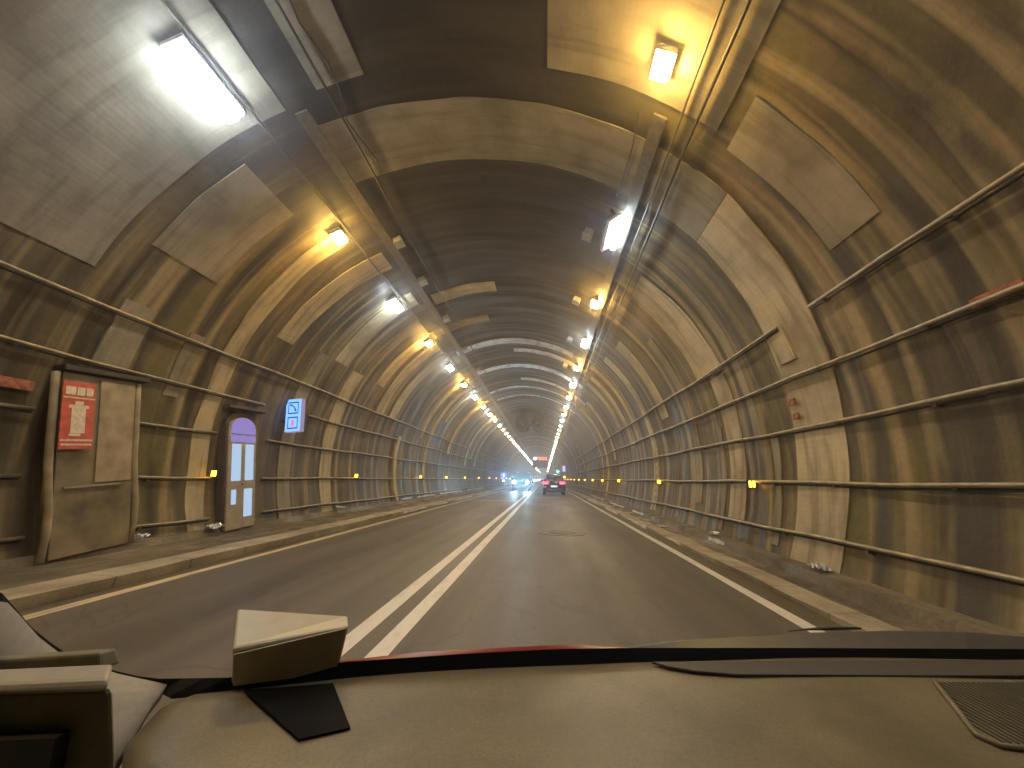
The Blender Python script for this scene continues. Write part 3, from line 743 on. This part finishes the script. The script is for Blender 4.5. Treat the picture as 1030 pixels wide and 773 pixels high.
def car_rear(loc,label):
    t=thing('parked_car' if False else 'car',label,'car',loc)
    # rear faces -y
    st=[(0.0,.36,.78,.86,.84,.88,.80),(.04,.30,.95,1.02,.92,.93,.84),(.14,.26,1.0,1.30,.93,.94,.74),(.55,.26,1.0,1.62,.93,.94,.66),(1.4,.26,.98,1.70,.93,.94,.66),(2.4,.26,.98,1.66,.93,.94,.66),(3.1,.26,.98,1.22,.93,.93,.74),(3.6,.26,.95,1.04,.92,.92,.80),(4.3,.28,.85,.90,.88,.88,.74),(4.5,.38,.7,.76,.80,.80,.70)]
    obj('body',loft(st),'carblack',t,smooth=False,bevel=.02)
    mb=MB(); mb.prism([(-.68,.095,1.08),(.68,.095,1.08),(.62,.45,1.56),(-.62,.45,1.56)],(0,-.03,.02)); obj('rear_window',mb,'glass',t)
    for s in (-1,1):
        mb=MB(); mb.box(min(s*.46,s*.90),max(s*.46,s*.90),-.035,.08,.90,1.10); q=obj('tail_light',mb,'tail',t,bevel=.02)
        mb=MB(); mb.box(min(s*.93,s*1.08),max(s*.93,s*1.08),2.5,2.6,1.05,1.2); obj('mirror',mb,'carblack',t,bevel=.02)
        wheel(t,s*.92,.85); wheel(t,s*.92,3.5)
        mb=MB(); mb.tube([(s*.60,.6,1.74),(s*.60,1.2,1.79),(s*.60,2.3,1.77)],.02,6); obj('roof_rail',mb,'rim',t)
    mb=MB(); mb.box(-.26,.26,-.045,-.005,.66,.78); obj('number_plate',mb,'platew',t)
    mb=MB(); mb.box(-.86,.86,-.08,.02,.36,.56); obj('rear_bumper',mb,'carblack',t,bevel=.04)
    mb=MB(); mb.box(-.6,.6,-.095,-.081,.42,.46); obj('bumper_strip',mb,'rim',t)
    return t
car_rear((.72,33.2,0),'black car with two red tail lights driving ahead in the right lane')
def van_front(loc,label,light='head',scale=1):
    t=thing('van',label,'van',loc)
    st=[(0.0,.35,.75,.85,.86,.88,.80),(.10,.28,.95,1.05,.94,.95,.86),(.7,.26,1.10,1.22,.96,.97,.84),(1.5,.26,1.15,1.90,.97,.97,.80),(2.2,.26,1.15,2.0,.97,.97,.80),(4.6,.26,1.15,2.0,.97,.97,.80),(4.8,.30,1.1,1.8,.95,.95,.76)]
    obj('body',loft(st),'carblack' if light=='head' else 'carwhite',t,bevel=.02)
    mb=MB(); mb.prism([(-.80,.74,1.25),(.80,.74,1.25),(.72,1.42,1.84),(-.72,1.42,1.84)],(0,-.04,.03)); obj('windscreen',mb,'glass',t)
    mb=MB(); mb.box(-.5,.5,-.03,.03,.55,.80); obj('grille',mb,'darkmetal',t,bevel=.01)
    for s in (-1,1):
        mb=MB(); mb.tube([(s*.68,-.06,.92),(s*.68,.08,.92)],.15,12); hl=obj('headlight',mb,light,t)
        mb=MB(); mb.box(min(s*.97,s*1.16),max(s*.97,s*1.16),1.0,1.1,1.15,1.45); obj('mirror',mb,'darkmetal',t,bevel=.02)
        wheel(t,s*.95,.95); wheel(t,s*.95,3.9)
        if light=='head':
            ld=bpy.data.lights.new('headlight_beam','SPOT'); ld.energy=420; ld.color=(.45,.78,1.); ld.spot_size=R(44); ld.spot_blend=.6; ld.shadow_soft_size=.08
            lo=bpy.data.objects.new('headlight_beam',ld); col.objects.link(lo); lo.parent=t; lo.location=(s*.68,-.16,.92); lo.rotation_euler=(R(84),0,R(180))
    mb=MB(); mb.box(-.24,.24,-.045,-.032,.40,.51); obj('number_plate',mb,'pictowhite',t)
    mb=MB(); mb.box(-.85,.85,-.10,.02,.30,.50); obj('bumper',mb,'darkmetal',t,bevel=.03)
    return t
van_front((-2.62,43,0),'oncoming van with dazzling cold blue headlights, nearest in the left lane')
prev=van_front((-3.1,88,0),'second oncoming van in the left lane behind the dazzling one','head2')
for k,(y,lab) in enumerate([(112,'third oncoming van in the left lane'),(140,'fourth oncoming van in the left lane'),(175,'most distant oncoming van in the left lane')]):
    dup(prev,(-3.1+.1*k,y,0),lab)

# ------------------------------------------------------------------ the car the photo is taken from
own=thing('car','interior front edge of the car the picture is taken from, tan dashboard and red bonnet','car',(0,.4,.6))
O=Vector((0,.4,.6))
def loc_(v): return tuple(Vector(v)-O)
back=[(-.527,.582),(-.441,.611),(-.287,.661),(-.079,.715),(.154,.772),(.436,.815),(.855,.867),(1.0,.880)]
def interp(tab,x):
    if x<=tab[0][0]: return tab[0][1]
    for (a,b),(c2,d2) in zip(tab,tab[1:]):
        if x<=c2: return b+(d2-b)*(x-a)/(c2-a)
    return tab[-1][1]
# dashboard top: loft from windscreen edge towards the cabin
mb=MB(); nx,ny=44,22
def dleft(y):   # left boundary of the dash
    return interp([(.0,-.40),(.36,-.405),(.453,-.437),(.50,-.493),(.582,-.527)],y)
for j in range(ny+1):
    t=j/ny
    for i in range(nx+1):
        s=i/nx; xb=-.527+s*1.527; yb=interp(back,xb)
        yf=.02; y=yb+(yf-yb)*t
        x=dleft(min(y,.582))+s*(1.0-dleft(min(y,.582)))
        # bend so the left edge follows dleft
        z=1.0-.002*math.sin(x*9)-.22*max(0,t-.62)**2
        if i==0: z-=.012
        mb.v.append(loc_((x,y,z)))
for j in range(ny):
    for i in range(nx): b=j*(nx+1)+i; mb.f.append((b,b+nx+1,b+nx+2,b+1))
d=obj('dashboard',mb,'dash',own,smooth=True); so=d.modifiers.new('thick','SOLIDIFY'); so.thickness=.05; so.offset=1 if False else -1
# make sure normals point up
def poly_on(name,pts,z,h,mat,parent,bevel=0):
    mb=MB(); mb.prism([loc_((x,y,z)) for x,y in pts],(0,0,h)); return obj(name,mb,mat,parent,bevel=bevel)
poly_on('defroster_vent',[(.177,.762),(.200,.748),(.235,.738),(.299,.733),(.55,.760),(.768,.786),(.99,.812),(.98,.866),(.842,.852),(.5,.805)],1.0005,.004,'dashgrey',own,.001)
gr=poly_on('speaker_grille',[(.600,.747),(.80,.771),(.80,.60),(.565,.585),(.532,.587),(.522,.603)],1.0005,.0035,'housing',own)
mb=MB(); mb.tube([loc_(p) for p in [(.601,.747,1.005),(.563,.677,1.005),(.523,.606,1.005),(.530,.588,1.005),(.565,.584,1.005),(.8,.598,1.005)]],.0035,8); obj('grille_rim',mb,'dash',gr,smooth=True)
mb=MB()
for k in range(34):
    x=.54+k*.0078
    yb=interp([(.522,.603),(.60,.747)],x) if x<.6 else interp([(.6,.747),(.8,.771)],x)
    mb.box(x,x+.0028,.595,yb-.004,1.0042,1.0056)
mb.v=[loc_(q) for q in mb.v]; obj('grille_slat',mb,'dashgrey',gr)
# black windscreen edge: band from the dash edge up to the glass line, then up the left pillar
lowb=[(-.64,.43,1.150),(-.650,.46,1.144),(-.650,.50,1.092),(-.648,.54,1.049),(-.605,.58,1.015),(-.545,.60,.996),(-.527,.586,.998),(-.441,.613,.999),(-.287,.663,.999),(-.079,.717,.999),(.154,.774,.999),(.436,.817,.999),(.855,.869,.999),(1.0,.882,.999)]
upb=[(-.66,.43,1.170),(-.656,.46,1.157),(-.656,.50,1.106),(-.653,.54,1.064),(-.617,.58,1.028),(-.572,.60,1.012),(-.548,.60,1.011),(-.447,.615,1.012),(-.331,.698,1.004),(-.121,.769,1.000),(.158,.80,.9895),(.436,.838,1.001),(.855,.885,1.0105),(1.0,.895,1.012)]
upb=[(-.66,.43,1.170),(-.656,.46,1.157),(-.656,.50,1.106),(-.653,.54,1.064),(-.617,.58,1.028),(-.572,.60,1.010),(-.549,.60,1.0115),(-.446,.614,1.0125)]
for p in [(-.302,.637,1.03),(-.109,.692,1.03),(.017,.723,1.03),(.149,.744,1.03),(.419,.778,1.03),(.817,.824,1.03),(.96,.84,1.03)]:
    # same line of the glass, carried forward to the windscreen foot
    k=(interp(back,p[0]*1.06)+.012)/p[1]; upb.append((p[0]*k,p[1]*k,1.3+(p[2]-1.3)*k))
while len(lowb)<len(upb): lowb.append(lowb[-1])
n=min(len(lowb),len(upb)); 
def resample(t,n):
    P=[Vector(p) for p in t]; L=[0]
    for a,b in zip(P,P[1:]): L.append(L[-1]+(b-a).length)
    out=[]
    for i in range(n):
        s=L[-1]*i/(n-1); k=0
        while k<len(L)-2 and L[k+1]<s: k+=1
        f=(s-L[k])/max(1e-9,L[k+1]-L[k]); out.append(P[k].lerp(P[k+1],min(1,f)))
    return out
NR=60
lo_,up_=resample(lowb,NR),resample(upb,NR)
mb=MB()
for i,(a,b) in enumerate(zip(lo_,up_)):
    e=.12 if i<16 else 1.
    mb.v+=[loc_(a+Vector((0,-.001,.0))),loc_(b),loc_(b+Vector((0,.035*e,-.02*e))),loc_(a+Vector((0,.03*e,-.05*e)))]
for i in range(NR-1):
    for k in range(4): mb.f.append((i*4+k,i*4+(k+1)%4,(i+1)*4+(k+1)%4,(i+1)*4+k))
mb.f+=[(0,1,2,3),((NR-1)*4+3,(NR-1)*4+2,(NR-1)*4+1,(NR-1)*4)]
obj('windscreen_edge',mb,'seal',own)
# cowl (grey) outside on the right
cu=[(.120,.95,.944),(.16,.95,.954),(.274,.95,.974),(.396,.95,.987),(.55,.95,1.001),(.709,.95,1.012),(.84,.95,1.016),(.947,.95,1.012),(1.2,.95,1.0)]
mb=MB()
for (x,y,z) in cu:
    mb.v+=[loc_((x*.915,y-.08,z-.03)),loc_((x,y,z)),loc_((x*1.05,y+.05,z-.03)),loc_((x*1.05,y+.05,z-.12)),loc_((x*.9,y-.09,z-.12))]
n=len(cu)
for i in range(n-1):
    for k in range(5): mb.f.append((i*5+k,i*5+(k+1)%5,(i+1)*5+(k+1)%5,(i+1)*5+k))
mb.f+=[(0,1,2,3,4),tuple((n-1)*5+k for k in (4,3,2,1,0))]
obj('cowl_panel',mb,'cowl',own,smooth=False,bevel=.004)
mb=MB(); mb.tube([loc_(p) for p in [(.51,.965,.996),(.55,.97,.9995),(.60,.972,1.003),(.66,.972,1.0055)]],[.001,.002,.004,.002],8); obj('wiper',mb,'cowl',own,smooth=True)
# bonnet
mb=MB(); bt=[(-.75,1.0,.80),(-.581,1.0,.835),(-.474,1.0,0.8690),(-.297,1.0,0.8950),(-.112,1.0,0.9125),(.047,1.0,0.9265),(.18,1.0,.9265),(.6,1.0,.93),(1.1,1.0,.91)]
rows=[(0,-.0),(.25,-.105),(.6,-.27),(.95,-.50),(1.05,-.75)]
for (x,y,z) in bt:
    mb.v.append(loc_((x,y-.06,z-.03)))
    for dy,dz in rows: mb.v.append(loc_((x*(1+dy*.15),y+dy,z+dz)))
K=len(rows)+1
for i in range(len(bt)-1):
    for k in range(K-1): mb.f.append((i*K+k,i*K+k+1,(i+1)*K+k+1,(i+1)*K+k))
b=obj('bonnet',mb,'bonnet',own,smooth=True); so=b.modifiers.new('thick','SOLIDIFY'); so.thickness=.01; so.offset=-1
# pillar trim at the left
inner=[(-.655,.40,1.17),(-.650,.46,1.143),(-.650,.50,1.091),(-.648,.54,1.048),(-.605,.58,1.014),(-.545,.60,.995)]
outer=[(-.62,.33,1.03),(-.615,.40,1.02),(-.60,.43,.99),(-.56,.45,.965),(-.52,.47,.955),(-.497,.50,.955)]
mb=MB()
for a,b in zip(resample(inner,16),resample(outer,16)):
    for t in (0,.33,.66,1.):
        p=a.lerp(b,t); p.z+=.012*math.sin(t*math.pi); mb.v.append(loc_(p))
for i in range(15):
    for k in range(3): mb.f.append((i*4+k,(i+1)*4+k,(i+1)*4+k+1,i*4+k+1))
tr=obj('pillar_trim',mb,'trim',own,smooth=True); so=tr.modifiers.new('thick','SOLIDIFY'); so.thickness=.02; so.offset=0
# instrument housing at the far left
mb=MB(); mb.hexa([loc_(p) for p in [(-.66,.405,.98),(-.386,.405,.985),(-.48,.47,.985),(-.72,.47,.98),(-.66,.40,1.078),(-.418,.40,1.0985),(-.478,.452,1.072),(-.72,.452,1.056)]])
hs=obj('instrument_housing',mb,'housing',own,bevel=.006)
mb=MB(); mb.hexa([loc_(p) for p in [(-.66,.394,1.076),(-.416,.394,1.0955),(-.455,.43,1.0955),(-.70,.43,1.074),(-.66,.397,1.0835),(-.420,.397,1.1055),(-.449,.426,1.1065),(-.70,.426,1.0845)]])
obj('housing_rim',mb,'housrim',hs,bevel=.004)
mb=MB(); mb.hexa([loc_(p) for p in [(-.68,.440,1.070),(-.478,.440,1.092),(-.478,.462,1.090),(-.68,.462,1.070),(-.68,.442,1.088),(-.486,.442,1.1075),(-.486,.460,1.1065),(-.68,.460,1.086)]])
obj('housing_back',mb,'housing',hs,bevel=.003)
mb=MB(); mb.hexa([loc_(p) for p in [(-.60,.392,.985),(-.452,.392,.99),(-.452,.404,.99),(-.60,.404,.985),(-.60,.389,1.046),(-.452,.389,1.060),(-.452,.402,1.060),(-.60,.402,1.046)]])
obj('display',mb,'screen',hs)
# dark sheet painted as the shade below the box, then the transponder box
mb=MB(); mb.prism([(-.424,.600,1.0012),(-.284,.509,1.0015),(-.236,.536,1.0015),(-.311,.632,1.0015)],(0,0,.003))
tag(obj('dash_shade_patch',mb,'shade_patch'),'dark diamond shaped sheet painted as shade on the dashboard below the cream box','shade_patch')
tp=thing('toll_box','cream plastic box standing at the foot of the windscreen','electronic box',(-.38,.63,1.003))
T=Vector((-.38,.63,1.003)); q=lambda v:tuple(Vector(v)-T)
P=[(-.450,.607,1.005),(-.321,.664,1.005),(-.350,.712,1.012),(-.483,.665,1.012),(-.448,.595,1.056),(-.307,.655,1.072),(-.331,.700,1.0715),(-.501,.660,1.088)]  # raised far edge builds the box's reflection in the glass into the shell
mb=MB(); mb.hexa([q(p) for p in P]); obj('shell',mb,'box',tp,bevel=.004)
fr=[Vector(p) for p in (P[0],P[1],P[5],P[4])]
nrm=(fr[1]-fr[0]).cross(fr[3]-fr[0]).normalized()
if nrm.y>0: nrm=-nrm
cc=sum(fr,Vector())/4
face=[cc+(p-cc)*.955+nrm*.0015 for p in fr]; face[3].z-=.005; 
mb=MB(); mb.prism([q(p) for p in face],tuple(nrm*.002)); obj('front_plate',mb,'boxdark',tp)

# ------------------------------------------------------------------ haze
mt=bpy.data.materials.new("tunnel_haze"); mt.use_nodes=True; nt=mt.node_tree
for x in list(nt.nodes): nt.nodes.remove(x)
pv=nt.nodes.new("ShaderNodeVolumePrincipled"); o_=nt.nodes.new("ShaderNodeOutputMaterial")
pv.inputs['Color'].default_value=(.82,.84,.90,1); pv.inputs['Density'].default_value=HAZE; pv.inputs['Anisotropy'].default_value=.86
nt.links.new(pv.outputs[0],o_.inputs['Volume']); M['haze']=mt
if HAZE>0:
    mb=MB(); mb.box(-35,35,-65,705,-1,9); obj('haze',mb,'haze',kind='stuff')
